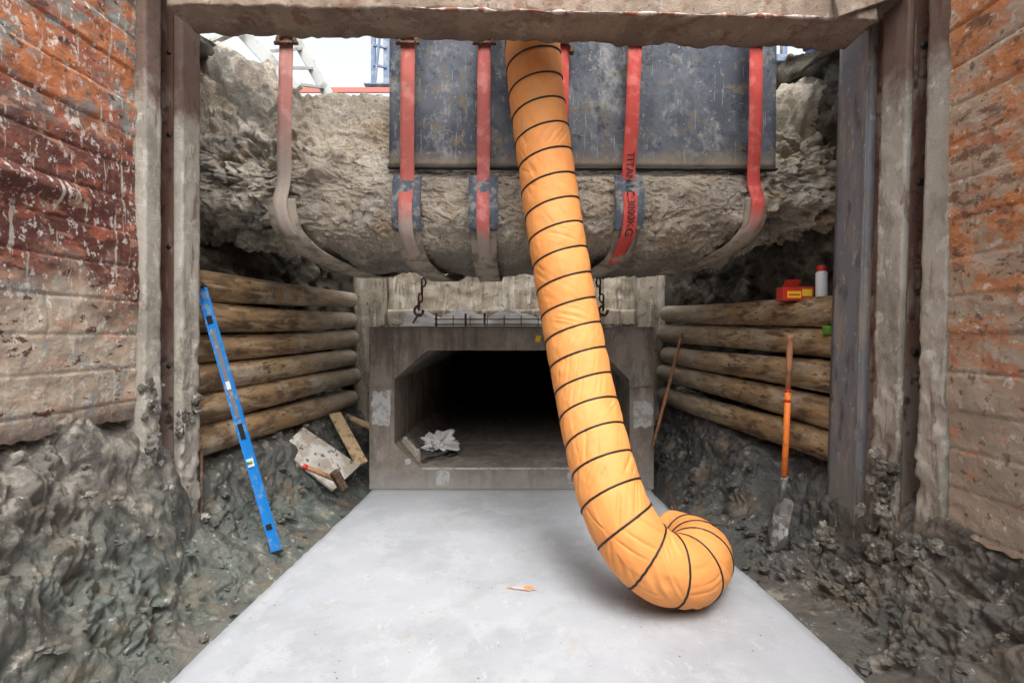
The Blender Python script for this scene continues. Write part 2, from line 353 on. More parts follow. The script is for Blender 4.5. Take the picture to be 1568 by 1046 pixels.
def bankf(K,sgn):
    def f(a,b):
        y=-3+4.8*(a/.1) if a<.1 else 1.8+4.6*((a-.1)/.9)**1.15
        p=bankpt(K,y,b)
        w=sm(0.10,0.4,b); near=sm(3.9,3.2,y)
        rough=sm(-.02,.25,noise.noise(p*1.7+Vector((2,7,1)))+.3*sm(.5,1.0,p.z))*(.35+.65*near)
        wp=p+noise.turbulence_vector(p*5,3,False)*.09
        d=0.09*fr(p*1.9)+.03*(bil(p*2.6)-.45)+(.006+.045*rough)*chunk(wp*7)+(.003+.024*rough)*chunk(wp*17)+.010*rough*chunk(p*38)+.010*fr(p*14)
        d-=.02*(1-rough)*max(0,1-abs(noise.noise(Vector((p.x*2,p.y*3,p.z*2))))*9)   # smear gouges
        n=Vector((-sgn*.8,0,.6))
        return p+n*(d*w)+Vector((0,1,0))*0.04*w*noise.noise(p*7)
    return f
bankL=grid('mud_bank',560,180,bankf(KL,-1),mudL); 
bankR=grid('mud_bank',560,180,bankf(KR,1),mudR)
for nm,K,sg,mm in (('mud_clods',KL,-1,mudL),('mud_clods',KR,1,mudR)):
    parts=([],[])
    for i in range(170):
        y=random.uniform(1.9,5.4); s=random.triangular(.15,.95,.45)
        p=bankpt(K,y,s)+Vector((-sg*.02,0,.01)); r=random.choice((.006,.008,.010,.013,.018,.026))*random.uniform(.7,1.3)
        lump('',p,(r*random.uniform(.8,1.5),r*random.uniform(.8,1.5),r*random.uniform(.5,.9)),None,2,.6,3,i,parts=parts)
    obj(nm,parts[0],parts[1],mm,False)
parts=([],[])
def clumps(c0,c1,n,rmax,sx=.03,sy=.05):
    for i in range(n):
        p=Vector(c0).lerp(Vector(c1),random.random()**1.4)+Vector((random.gauss(0,sx),random.gauss(0,sy),random.gauss(0,.03)))
        r=rmax*random.uniform(.3,1)**1.5; lump('',p,(r*.8,r*random.uniform(.8,1.3),r*random.uniform(.8,1.6)),None,3,.42,3,random.randint(0,900),parts=parts)
clumps((-2.25,3.02,.05),(-2.25,3.04,1.0),70,.06); clumps((-2.22,3.36,.02),(-2.22,3.36,.3),40,.06)
clumps((-2.235,3.32,1.0),(-2.235,3.36,1.2),26,.035,.01,.04); clumps((-2.255,3.03,1.1),(-2.255,3.03,1.3),20,.035,.01,.04)
clumps((2.16,2.62,.0),(2.24,2.66,.5),60,.065); clumps((2.2,2.95,.05),(2.27,2.97,.9),80,.05,.02,.06); clumps((2.18,3.3,.0),(2.2,3.45,.2),24,.05)
clumps((2.05,2.6,.02),(2.15,3.0,.12),18,.045,.08,.15)
obj('mortar_rubble',parts[0],parts[1],cloM,False)

# ------------------------------------------------------------------ shoring panels
def panelf(side,zb,y1):
    rows=[random.uniform(.8,y1) for _ in range(40)]
    def f(a,b):
        y=-3+3.5*a/.1 if a<.1 else .5+(y1-.5)*(a-.1)/.9
        zz=zb+0.03*noise.noise(Vector((y*5,3,0)))+0.015*noise.noise(Vector((y*20,1,0)))
        z=zz+(4.1-zz)*b
        p=Vector((side*2.3,y,z))
        q=(z-.02*noise.noise(Vector((y*1.5,z*.3,2))))/0.2; k=int(q); g=abs(q-round(q))*.2
        d=-0.012*math.exp(-(g/.007)**2)*(.5+.5*sm(-.3,.2,noise.noise(p*2.3)))
        for yy in (rows[k%40],rows[(k+11)%40]): d-=0.004*math.exp(-((y-yy)/.008)**2)
        d+=.006*(noise.cell(Vector((k+.5,side*3.3,0)))-.5)
        d+=0.018*fr(p*2.0,4)+0.004*fr(p*14,3)+.004*chunk(p*9)
        if side<0: d+=.06*math.exp(-((z-2.33)/.05)**2)*sm(3.0,2.0,y)
        return (side*(2.3-d),y,z)
    return f
def panel(side,zb,y1,m):
    f=panelf(side,zb,y1)
    face=grid('boards',300,360,f,m)
    lip=grid('bottom_edge',300,4,lambda a,b:(lambda p:(p[0]+side*.09*b,p[1],p[2]+.012*b+.004*noise.noise(Vector((p[1]*20,b*3,0)))))(f(a,0)),rustM)
    return group('painted_shoring_panel',[face,lip])
panel(-1,1.10,2.965,panelL); panel(1,0.58,2.545,panelR)

# ------------------------------------------------------------------ posts
def nbox(n,a,b,m,amp=.006,res=.035): return box(n,a,b,m,res=res,amp=amp,nsc=7)
def crusty(o,amt):
    for v in o.data.vertices:
        p=v.co; k=amt*(.12+.88*sm(2.2,.6,p.z))
        q=noise.turbulence_vector(p*16,3,False)*k*.4; v.co=p+q+Vector((-math.copysign(1,p.x)*k*chunk(Vector((p.x*12,p.y*14,p.z*9))),0,0))
    return o
pl=[crusty(nbox('near_flange',(-2.44,2.97,-.15),(-2.25,3.10,4.35),postM,.003,res=.016),.016),
    nbox('web',(-2.44,3.10,-.15),(-2.38,3.26,4.35),rustM,.003),
    crusty(nbox('far_flange',(-2.44,3.26,-.15),(-2.22,3.44,4.35),postM,.003,res=.016),.016),
    box('groove_liner',(-2.38,3.240,-.15),(-2.275,3.248,4.35),rustM,0)]
for z in (1.4,2.2,2.95,3.5): pl.append(sweep('bolt_hole',[Vector((-2.30,3.241,z)),Vector((-2.30,3.237,z)),Vector((-2.30,3.2365,z))],.016,blackM,14))
group('steel_shoring_post',pl)
pr=[crusty(nbox('near_flange',(2.28,2.56,-.15),(2.46,2.72,4.35),postM,.003,res=.016),.018),
    nbox('web',(2.41,2.72,-.15),(2.46,2.86,4.35),rustM,.003),
    crusty(nbox('middle_flange',(2.28,2.86,-.15),(2.46,3.06,4.35),postM,.003,res=.016),.018),
    box('groove_liner',(2.305,2.836,-.15),(2.41,2.842,4.35),rustM,0),
    box('spacer',(2.34,3.07,-.15),(2.46,3.18,4.35),rustM,.005),
    nbox('far_plate',(2.30,3.18,-.15),(2.46,3.50,4.35),steelM,.003),
    box('plate_rib',(2.285,3.19,-.15),(2.31,3.215,4.35),steelM,.004)]
for z in (1.5,2.5,3.3):
    pr.append(sweep('bolt_hole',[Vector((2.355,2.835,z)),Vector((2.355,2.831,z)),Vector((2.355,2.8305,z))],.022,blackM,14))
g=group('steel_shoring_post',pr)
g.rotation_euler=(0,R_(1.7),0); g.location.x+=.03

# ------------------------------------------------------------------ cross beam at top
vsx=[nbox('web_box',(-2.08,2.91,3.60),(2.2,3.2,4.15),beamM,.012,.02)]
for v in vsx[0].data.vertices:
    v.co.z-=0.022*(v.co.x+2.16) if v.co.z<3.9 else 0
    if v.co.z<3.7: v.co.z+=0.02*noise.noise(v.co*5)+.012*noise.noise(v.co*15)+.006*chunk(v.co*11)
    v.co.z-=.008*math.exp(-((v.co.x-.70)/.01)**2) if v.co.z<3.7 else 0
cru=sweep('crust_edge',resample([Vector((x,2.905,3.600-.022*(x+2.16)+.010*noise.noise(Vector((x*6,0,0))))) for x in np.linspace(-.6,1.85,120)],.010)[0],
    lambda t,a,p:max(.001,.007+.014*noise.noise(p*9)),crustM,8)
gR=plank('end_gusset_far',[(2.42,2.88,4.1),(1.8,2.88,4.1),(1.95,2.88,3.5),(2.42,2.88,3.66)],.36,beamM)
group('cross_bracing_beam',vsx+[cru,gR])
sb=[box('top_flange',(-2.6,3.6,4.60),(2.6,3.85,4.62),rustM),box('web_plate',(-2.6,3.715,4.40),(2.6,3.735,4.60),rustM,0),box('bottom_flange',(-2.6,3.6,4.38),(2.6,3.85,4.40),rustM)]
group('steel_carrier_beam',sb)

# ------------------------------------------------------------------ pipe encasement
def prof(x):
    top=3.74+.45*sm(-1.75,-2.5,x)+.30*sm(2.0,2.7,x)-.08*sm(.5,2,x)
    e=.20*sm(1.5,2.5,abs(x)); l=sm(-.8,-1.4,x)+sm(2.0,2.3,x)
    return [(5.3,3.3),(5.15,top),(4.3,top),(4.12-.06*l,3.35),(4.02-.1*l,3.03),(3.82,2.84),(3.75,2.62+e*.3),(3.81,2.42+e*.8),(4.05,2.27+e),(4.6,2.2+e),(5.0,2.35+e),(5.15,2.7),(5.3,3.3)]
def pipef(a,b):
    x=-2.75+5.5*a
    P=prof(x); k=len(P)-1; t=b
    t=(t/.06)*2 if t<.06 else (2+7*(t-.06)/.82 if t<.88 else 9+3*(t-.88)/.12)
    s=min(int(t),k-1); t-=s
    g=[Vector(P[max(s-1,0)]),Vector(P[s]),Vector(P[s+1]),Vector(P[min(s+2,k)])]
    q=0.5*((2*g[1])+(g[2]-g[0])*t+(2*g[0]-5*g[1]+4*g[2]-g[3])*t*t+(3*g[1]-g[0]-3*g[2]+g[3])*t**3)
    p=Vector((x,q.x,q.y)); n=Vector((0,q.x-4.55,q.y-2.95)).normalized()
    ends=sm(1.45,2.15,abs(x)); wp=p+noise.turbulence_vector(p*4,3,False)*.12
    d=(0.045+.07*ends)*fr(p*1.8)+.022*fr(p*6+Vector((5,0,0)))+(.010+.08*ends)*chunk(wp*4.5)+(.010+.022*ends)*chunk(wp*11)+.008*chunk(wp*26)+.006*fr(p*30,3)
    for (kx,kz,r,h) in ((-1.53,2.92,.075,.14),(-1.42,3.06,.06,.08),(-1.25,3.35,.10,.05),(1.75,2.5,.12,.06),(-.3,2.7,.1,.03)):
        dd=((x-kx)**2+(p.z-kz)**2)/(r*r)
        if p.y<4.4: d+=h*math.exp(-dd)
    return p+n*d
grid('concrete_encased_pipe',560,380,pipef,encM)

def wallf(side):
    def f(a,b):
        y=3.3+3.3*a; z=.3+3.9*b; p=Vector((side*(2.62-.25*sm(4,6.4,y)),y,z))
        d=.16*fr(p*1.6)+.10*chunk(p*4)+.03*fr(p*9)
        return p+Vector((-side*d,0,0))
    return f
grid('soil_wall',150,170,wallf(-1),soilM); grid('soil_wall',150,170,wallf(1),soilM)
for sx in (-1,1):
    grid('soil_wall',8,8,lambda a,b:(sx*2.6,-3+6.3*a,-.2+4.2*b),soilM)
grid('soil_wall',30,20,lambda a,b:(-2.7+5.4*a,-3.0+.05*noise.noise(Vector((a*20,b*20,0))),-.2+4.2*b),soilM)
bw=nbox('rear_face',(-1.63,6.35,1.76),(1.62,6.6,3.95),backM,.02)
c1=nbox('end_pier',(-2.02,6.15,-.1),(-1.64,6.6,3.95),backM,.01); c2=nbox('end_pier_far',(1.6,6.15,-.1),(1.95,6.6,3.95),backM,.01)
led=nbox('ledge',(-1.6,6.22,1.76),(1.6,6.36,1.98),backM,.015)
group('concrete_end_wall',[bw,c1,c2,led])
grid('soil_wall',60,60,lambda a,b:Vector((-2.9+(1.0)*a,6.45+.12*fr(Vector((a*3,b*9,0))),-.2+4.2*b)),soilM)
grid('soil_wall',60,60,lambda a,b:Vector((1.9+(1.0)*a,6.45+.12*fr(Vector((a*3+7,b*9,0))),-.2+4.2*b)),soilM)
vs=[(-300,-300,4),(300,-300,4),(300,300,4),(-300,300,4),(-2.6,-3,4),(2.6,-3,4),(2.6,6.6,4),(-2.6,6.6,4)]
obj('ground',vs,[(0,1,5,4),(1,2,6,5),(2,3,7,6),(3,0,4,7)],groundM,False)

# ------------------------------------------------------------------ culvert
I=[(-.89,1.47),(.93,1.47),(1.24,1.16),(1.24,.45),(.98,.24),(-.97,.24),(-1.24,.48),(-1.24,1.17)]
O=[(-.89,1.72),(.93,1.72),(1.5,1.16),(1.5,.45),(.98,.0),(-.97,.0),(-1.51,.48),(-1.51,1.17)]
C={1:(1.5,1.72),3:(1.5,0.),5:(-1.51,0.),7:(-1.51,1.72)}
def culvert(y0,y1,name):
    vs=[];fs=[]
    for y in (y0,y1):
        vs+=[(x,y,z) for x,z in I]+[(x,y,z) for x,z in O]+[(C[k][0],y,C[k][1]) for k in (1,3,5,7)]
    ck={1:16,3:17,5:18,7:19}
    for o in (0,20):
        for i in range(8):
            j=(i+1)%8; f=[o+i,o+8+i]+([o+ck[i]] if i in ck else [])+[o+8+j,o+j]; fs.append(f)
    for i in range(8):
        j=(i+1)%8; fs.append([i,j,20+j,20+i])
        if i in ck: fs.append([8+i,28+i,20+ck[i],ck[i]]); fs.append([ck[i],20+ck[i],28+j,8+j])
        else: fs.append([8+i,28+i,28+j,8+j])
    ob=recalc(obj(name,vs,fs,culM,False)); md=ob.modifiers.new('b','BEVEL'); md.width=.012; md.segments=2; md.limit_method='ANGLE'
    return ob
kids=[culvert(5.1,6.34,'section')]
for i in range(5): kids.append(culvert(6.355+i*1.8,6.355+(i+1)*1.8-.012,'rear_section'))
kids.append(box('far_end_dark',(-1.5,15.4,0),(1.5,15.5,1.7),darkM,0))  # black block standing in for the darkness deep inside the culvert
def patch(cx,cz,w,h,sd):
    vs=[];n=40
    for i in range(n):
        a=i/n*6.283; s=max(abs(math.cos(a)),abs(math.sin(a))); r=(1+.25*noise.noise(Vector((math.cos(a)*2,math.sin(a)*2,sd)))+.12*noise.noise(Vector((math.cos(a)*7,math.sin(a)*7,sd))))/s**.7
        vs.append((cx+w/2*math.cos(a)*r,5.0955,cz+h/2*math.sin(a)*r))
    vs2=[(x,5.101,z) for x,y,z in vs]
    return obj('mortar_patch',vs+vs2,[tuple(range(n))]+[(i,n+i,n+(i+1)%n,(i+1)%n) for i in range(n)],patchM,False)
kids+=[patch(-1.38,.86,.2,.36,1),patch(1.38,.80,.2,.28,2),patch(-.73,.13,.14,.16,3),patch(.66,.13,.15,.13,4),patch(-1.1,.30,.06,.06,6)]
kids+=[box('lip_strip',(-1.51,5.085,1.085),(-1.26,5.099,1.10),culM,.003),box('lip_strip_b',(1.26,5.085,1.085),(1.5,5.099,1.10),culM,.003),
       box('invert_joint',(-.95,5.094,.215),(.97,5.099,.235),patchM,.002)]
ym=obj('survey_mark',[(.24,5.094,1.57),(.29,5.094,1.56),(.31,5.094,1.62),(.26,5.094,1.63)],[(0,1,2,3)],yellowM,False); kids.append(ym)
group('box_culvert',kids)
lump('crumpled_cloth',W(672,676,5.65)+Vector((0,0,-.02)),(.17,.12,.11),mat('grey_cloth',(.62,.62,.61),.8),4,.7,4,5,smooth=False)
b1=plank('upright_board',[W(611,690,5.35),W(640,712,5.2),W(640,694,5.2),W(618,668,5.35)],.05,woodM); b2=beam('offcut',W(612,700,5.3),W(642,690,5.45),.05,.05,woodM)
group('timber_offcut',[b1,b2])
lump('silt_heap',(-1.0,5.6,.25),(.3,.35,.06),mudM,3,.5,4,9)

# plastic sheeting heap: one draped crumpled sheet running along the culvert roof
def bagf(a,b):
    x=-1.22+1.6*a; y=5.13+.42*b
    env=math.sin(math.pi*min(1,b*1.0))**.6*(.5+.5*abs(math.sin(a*9.5+.6)))*sm(0,.05,a)*sm(1,.93,a)
    p=Vector((x*4,y*6,3)); z=1.725+.19*env*(1+.3*noise.noise(p))+.05*env*(bil(Vector((x*8,y*12,1)),3)-.4)
    return (x+.02*noise.noise(p*3),y-.03*noise.noise(p*2+Vector((4,0,0))),z)
bg_=grid('crumpled_plastic_sheeting',260,60,bagf,whiteM,True)
parts=([],[])
for i in range(60):
    lump('',(random.uniform(-1.5,1.45),random.uniform(5.6,6.1),1.73),(random.uniform(.02,.07),.05,random.uniform(.02,.04)),None,2,.5,3,i,parts=parts)
obj('concrete_debris',parts[0],parts[1],cloM,False)
k=[rod('long_bar',W(665,489,5.115),W(832,489,5.115),.006,ironM,8),rod('long_bar_b',W(665,497,5.115),W(832,497,5.115),.006,ironM,8)]
for u in range(668,832,26): k.append(rod('stirrup',W(u,484,5.118),W(u,499,5.118),.005,ironM,6))
for u in (668,713,742): k.append(rod('stub',W(u,480,5.12),W(u,500,5.12),.012,ironM,8))
group('rebar_cage',k)

def chain(x,y,z0,z1,dx=0):
    ks=[];n=int((z0-z1)/.062);
    for i in range(n):
        t=i/(n-1); c=Vector((x+dx*t,y,z0+(z1-z0)*t)); ax=Vector((1,0,0)) if i%2 else Vector((0,1,0))
        P=[c+ax*(.022*math.cos(a))+Vector((0,0,1))*(.045*math.sin(a)) for a in np.linspace(0,2*math.pi,17)]
        ks.append(sweep('link',P,.0095,ironM,7,False))
    c=Vector((x+dx,y,z1-.05))
    ks.append(sweep('hook',[c+Vector((.045*math.cos(a),0,.05*math.sin(a))) for a in np.linspace(1.6,6.5,14)],.014,ironM,8))
    ks.append(rod('sling_leg',c+Vector((0,0,-.03)),(x+dx-.12,y+.2,1.73),.010,ironM,8))
    return group('lifting_chain',ks)
chain(-.86,4.98,2.42,1.93,-.1); chain(.84,4.98,2.42,1.93,.1)

# ------------------------------------------------------------------ logs
def logs(name,n,A0,A1,B0,B1):
    ks=[]
    for i in range(n):
        t=i/(n-1); a=Vector(A0).lerp(Vector(A1),t)+Vector((random.uniform(-.01,.03),0,random.uniform(-.014,.014))); b=Vector(B0).lerp(Vector(B1),t)+Vector((random.uniform(-.02,.02),random.uniform(-.10,.06),random.uniform(-.012,.012)))
        ph=random.uniform(0,6); bow=random.uniform(.008,.022)
        P=[a.lerp(b,s)+Vector((.012*math.sin(s*4+ph),0,bow*math.sin(s*3.1+ph))) for s in np.linspace(0,1,110)]
        r0=random.uniform(.112,.128); r1=random.uniform(.092,.110); sd=Vector((i*3.3,0,0))
        P+= [P[-1]+(b-a).normalized()*.004]
        kn=[(random.random(),random.uniform(0,6.28)) for _ in range(5)]
        def rf(t,an,p,r0=r0,r1=r1,sd=sd,kn=kn):
            q=Vector((math.cos(an),math.sin(an),p.y*1.1))+sd
            e=1-.12*sm(.985,1,t)
            k=sum(.09*math.exp(-((t-kt)/.012)**2-((math.cos(an)-math.cos(ka))**2+(math.sin(an)-math.sin(ka))**2)/.05) for kt,ka in kn)
            return (r0+(r1-r0)*t)*(1+.05*noise.noise(q*1.3)+.03*noise.noise(q*4)+k)*e
        ks.append(sweep('log',P,rf,logM,32))
    return group(name,ks)
logs('log_retaining_wall',6,(-2.42,3.46,1.99),(-2.40,3.46,.80),(-2.02,6.07,2.08),(-2.0,6.07,.88))
logs('log_retaining_wall',5,(2.47,3.51,1.78),(2.41,3.51,.76),(1.93,6.07,1.93),(1.9,6.07,.93))

# ------------------------------------------------------------------ navy panel
def shf(x0,x1,y,nm):
    return box(nm,(x0,y,2.955),(x1,y+.025,4.25),sheetM,res=.04,amp=.005,nsc=2)
e=nbox('rubber_edge',(-.99,3.852,2.938),(2.12,3.89,2.956),darkM,.004,.02)
g=group('scuffed_hanging_panel',[shf(-.98,.425,3.86,'sheet'),shf(.428,2.11,3.857,'sheet_b'),e])
g.rotation_euler=(0,R_(.3),0)

# ------------------------------------------------------------------ straps
def pathprof(x,off):
    P=prof(x); Q=[Vector((0,p[0],p[1])) for p in P]
    out=[]
    for i in (5,6,7,8,9,10):
        p=Q[i]; n=Vector((0,p.y-4.5,p.z-2.9)).normalized(); out.append(p+n*off)
    return out
def ribbon(name,pts,w,m,th=.005):
    P,_=resample(cr(pts,120),.02); vs=[];fs=[]
    for i,p in enumerate(P):
        ww=w*(1+.06*noise.noise(p*6))
        for q in (-.5,-.17,.17,.5):
            vs.append(p+Vector((ww*q,-.010*noise.noise(p*7+Vector((q*2,0,0)))*min(1,w/.15),0)))
    for i in range(len(P)-1):
        for j in range(3): fs.append((i*4+j,i*4+j+1,(i+1)*4+j+1,(i+1)*4+j))
    ob=recalc(obj(name,vs,fs,m)); md=ob.modifiers.new('s','SOLIDIFY'); md.thickness=th; md.offset=0; return ob
def strap(u0,v0,u1,w,m,DX,sleeve=True,text=None,low=None):
    y=3.74; x0=(u0-784)/F*y; x1=(u1-784)/F*y
    C_=pathprof(x1,.070); pts=[Vector((x0,y,4.4)),Vector((x0*.7+x1*.3,y,3.8)),Vector((x0*.3+x1*.7,y-.005,3.2))]
    for i,p in enumerate(C_): pts.append(Vector((x1+DX[i],p.y,p.z)))
    ks=[ribbon('webbing',pts[:7],w,m,.006)]
    lp=[Vector((x1+DX[i],p.y,p.z)) for i,p in enumerate(pathprof(x1,.055))]
    if sleeve:
        s=[q.copy() for q in lp[0:3]]; s[0].z+=.02; s[2]=s[1].lerp(s[2],.8)
        ks.append(ribbon('sleeve',s,.225,sleeveM,.014))
    s=[q+Vector((0,-.004,-.004)) for q in lp[(2 if sleeve else 1):]]; s[0]=s[0]+Vector((0,.005,.05))
    ks.append(ribbon('sling',s,low or .2,slingM,.016))
    q=lp[-1]; ks.append(ribbon('rear_leg',[q,q+Vector((0,.25,.4)),Vector((q.x,5.4,3.2)),Vector((q.x,5.45,4.4))],.1,slingM))
    ks.append(sweep('shackle',[Vector((x0+.065*math.cos(a),y-.02,3.88+.05*math.sin(a))) for a in np.linspace(-.5,3.6,14)],.017,ironM,8))
    ks.append(rod('shackle_pin',(x0-.09,y-.02,3.86),(x0+.09,y-.02,3.86),.015,ironM))
    if text:
        cu=bpy.data.curves.new('print','FONT'); cu.body=text; cu.size=.082; cu.extrude=.0006; cu.align_x='CENTER'; cu.align_y='CENTER'
        t=bpy.data.objects.new('print',cu); S.collection.objects.link(t)
        t.rotation_euler=(R_(90),R_(90),0); t.location=(x0*.08+x1*.92,y-.012,2.70)
        bpy.context.view_layer.update(); me=bpy.data.meshes.new_from_object(t); mw=t.matrix_world.copy(); bpy.data.objects.remove(t)
        me.transform(mw)
        P,_=resample(cr(pts,120),.02)
        for v in me.vertices:
            q=min(P,key=lambda p:abs(p.z-v.co.z)+(0 if p.y<4 else 9)); v.co.y=q.y-.0165+(v.co.y-(y-.012)); v.co.x+=q.x-(x0*.08+x1*.92)
        t=bpy.data.objects.new('print',me); S.collection.objects.link(t); me.materials.clear(); me.materials.append(blackM); ks.append(t)
    return group('lifting_strap',ks)
red=(0.60,0.085,0.068); pink=(0.50,0.22,0.19); g1=(.38,.34,.29)
strap(440,50,434,.108,redstrap('faded_pink_webbing',pink,g1,2.95,3.4),(0,0,.04,.18,.45,.6),False,low=.22)
strap(625,50,623,.108,redstrap('red_webbing_a',(.55,.15,.125),g1,2.45,2.6),(0,0,.0,.03,.18,.3))
strap(742,60,740,.100,redstrap('red_webbing_b',(.50,.135,.12),g1,2.35,2.45),(0,0,0,.0,.02,.05))
strap(976,60,963,.105,redstrap('red_webbing_c',red,g1,2.1,2.2),(0,0,-.01,-.06,-.35,-.5),True,'TITAN LC:3000KG')
strap(1159,60,1155,.100,redstrap('red_webbing_d',red,g1,2.4,2.6),(0,0,-.02,-.14,-.5,-.8),False,low=.17)
ks=[ribbon('webbing',[(0.40,3.80,4.4),(0.40,3.80,3.9),(0.395,3.80,3.55),(.39,3.81,3.2)],.1,bpy.data.materials['red_webbing_c'])]
ks.append(sweep('shackle',[Vector((.40+.07*math.cos(a),3.78,3.84+.06*math.sin(a))) for a in np.linspace(-.5,3.6,14)],.02,ironM,8))
group('lifting_strap',ks)

# ------------------------------------------------------------------ ventilation hose
HP=[(.14,3.55,4.5),(.145,3.55,4.1),(.149,3.55,3.776),(.182,3.55,3.354),(.235,3.53,2.93),(.289,3.50,2.525),(.345,3.45,2.138),(.416,3.38,1.67),(.4875,3.25,1.227),(.545,3.06,.877),(.62,2.88,.57),(.765,2.79,.335),(.98,2.83,.226),(1.14,2.98,.206),(1.215,3.17,.193),(1.20,3.36,.185),(1.13,3.48,.18)]
P,Lh=resample(cr(HP,600),.008); pitch=.183; RH=.204
frm=frames(P)
Lh_=Lh
def hr(t,a,p):
    R=RH*(1-.16*sm(.93,1,t)); s=t*Lh_
    u=s/pitch-a/(2*math.pi); ph=u%1.0; turn=math.floor(u)
    bul=math.sin(math.pi*ph)**.6
    ca,sa=math.cos(a),math.sin(a)
    # sparse, uneven pulled creases that slant differently in every turn of the wire
    k1=1.6*(noise.cell(Vector((turn+.5,3.3,0)))-.5)+.8; sk=(ph-.5)*k1
    c1=noise.noise(Vector((math.cos(a+sk)*2.9,math.sin(a+sk)*2.9,turn*3.7)))
    gate=sm(-.15,.25,noise.noise(Vector((ca*1.7,sa*1.7,s*3+20))))
    big=noise.noise(Vector((ca*1.3+7,sa*1.3,s*5)))
    fine=noise.noise(Vector((ca*5,sa*5,s*13)))
    sag=noise.noise(Vector((ca*2.4,sa*2.4,turn*2.3+9)))
    w=.7+.8*sm(.55,.85,t)
    r1=max(0,1-abs(c1)*5)**1.4
    return R*(.966+.030*bul-w*bul*.042*r1*(.25+.75*gate)+.014*bul*fine+.020*bul*sag+.016*big)
tube=sweep('duct_cloth',P,hr,hoseM,190,False)
md=tube.modifiers.new('s','SOLIDIFY'); md.thickness=.003
hel=[]; n=int(Lh/pitch*48)
for i in range(n+1):
    s=Lh*i/n; t=s/Lh; f=t*(len(P)-1); k=min(int(f),len(P)-2); f-=k; p=P[k].lerp(P[k+1],f); tt,nn,bb=frm[k]
    a=2*math.pi*s/pitch; ca,sa=math.cos(a),math.sin(a)
    R=RH*(1-.16*sm(.93,1,t))*(.975+.016*noise.noise(Vector((ca*1.3+7,sa*1.3,s*5))))
    hel.append(p+(nn*ca+bb*sa)*R)
wire=sweep('spiral_wire',hel,.0068,blackM,7)
group('flexible_ventilation_duct',[tube,wire])

# ------------------------------------------------------------------ spirit level
a=W(308,440,3.55);b=W(424,845,3.52)
t=(b-a).normalized(); up=Vector((0,-1,0))
def seg(n,s0,s1,w,h,m,off=0,oy=0):
    side=t.cross(up).normalized()
    return beam(n,a+t*s0+side*off+up*oy,a+t*s1+side*off+up*oy,w,h,m,up)
Lh2=(b-a).length
ks=[seg('body',0.01,Lh2-.01,.056,.016,blueM),seg('rail',0.0,Lh2,.008,.028,blueM,.030),seg('rail_b',0,Lh2,.008,.028,blueM,-.030),
    seg('end_cap',-.012,0.012,.07,.032,blackM),seg('end_cap_b',Lh2-.012,Lh2+.012,.07,.032,blackM),
    seg('grey_face',.32,1.0,.036,.004,greyM,0,.009),seg('label',.72,.78,.03,.005,labelM,0,.0115),seg('hand_slot_b',1.04,1.16,.035,.005,blackM,0,.009),
    seg('vial_housing',.22,.28,.04,.02,blackM,0,.004),seg('vial_housing_b',Lh2/2+.3,Lh2/2+.36,.05,.022,labelM,0,.004),seg('vial_housing_c',1.80,1.84,.04,.02,blackM,0,.004)]
ks.append(rod('vial',a+t*1.33-t.cross(up)*.018+up*.018,a+t*1.33+t.cross(up)*.018+up*.018,.009,greenM,10))
group('spirit_level',ks)
rod('steel_stake',W(308,690,3.5),W(309,870,3.42),.012,ironM)
rod('wooden_stake',W(378,850,3.45),W(390,882,3.3),.014,wood2M)

# ------------------------------------------------------------------ boards left
plank('weathered_board',[W(428,690,4.45),W(462,656,4.8),W(549,715,5.0),W(508,753,4.55)],.03,woodM)
plank('timber_plank',[W(503,636,5.35),W(522,633,5.4),W(563,708,5.05),W(545,716,5.0)],.035,wood2M)
plank('timber_plank',[W(530,633,5.5),W(536,640,5.4),W(572,658,5.3),W(570,648,5.35)],.03,wood2M)
k1=rod('handle',W(464,713,4.3),W(520,737,4.42),.022,poleM); k2=rod('grip_end',W(464,713,4.3)+Vector((0,-.003,0)),W(470,716,4.31)+Vector((0,-.003,0)),.025,redM)
k3=beam('head',W(512,722,4.35),W(526,748,4.42),.07,.07,ironM); group('sledgehammer',[k1,k2,k3])
top=W(1210,515,3.78); mid=W(1201,735,3.64); tip=W(1184,836,3.50)
def lp(t): return top.lerp(mid,t)
k=[sweep('handle_grip',[lp(0)+Vector((0,0,.01)),lp(0.02),lp(.2),lp(.38)],lambda t,a,p:.020+.005*(1-t),poleM,14),
   rod('band',lp(.38),lp(.40),.0235,redM),rod('shaft',lp(.40),lp(1),.0225,orangeM),rod('band_b',lp(.45),lp(.47),.0238,redM)]
d=(tip-mid).normalized(); sd=d.cross(Vector((-1.3,-.25,0)).normalized()).normalized(); nn=d.cross(sd)
k.append(sweep('socket',[mid-d*.03,mid+d*.06,mid+d*.16],lambda t,a,p:.026-.006*t,toolM,14))
Lb=(tip-mid).length-.08
def blade(a,b):
    w=.105*(1-.9*max(0,(a-.62)/.38)**2.2)*(.55+.45*sm(0,.08,a)); q=(b-.5)*2
    return mid+d*(.13+Lb*a)+sd*(w*q)+nn*(.035*q*q-.02*math.sin(a*3.1))
bl=grid('blade',24,15,blade,toolM); md=bl.modifiers.new('s','SOLIDIFY'); md.thickness=.004; k.append(bl)
group('shovel',k)
rod('wooden_pole',W(1045,510,5.25),W(1000,682,5.0),.017,poleM)
rod('steel_crowbar',W(1021,742,4.75),W(1043,806,4.05),.014,ironM)

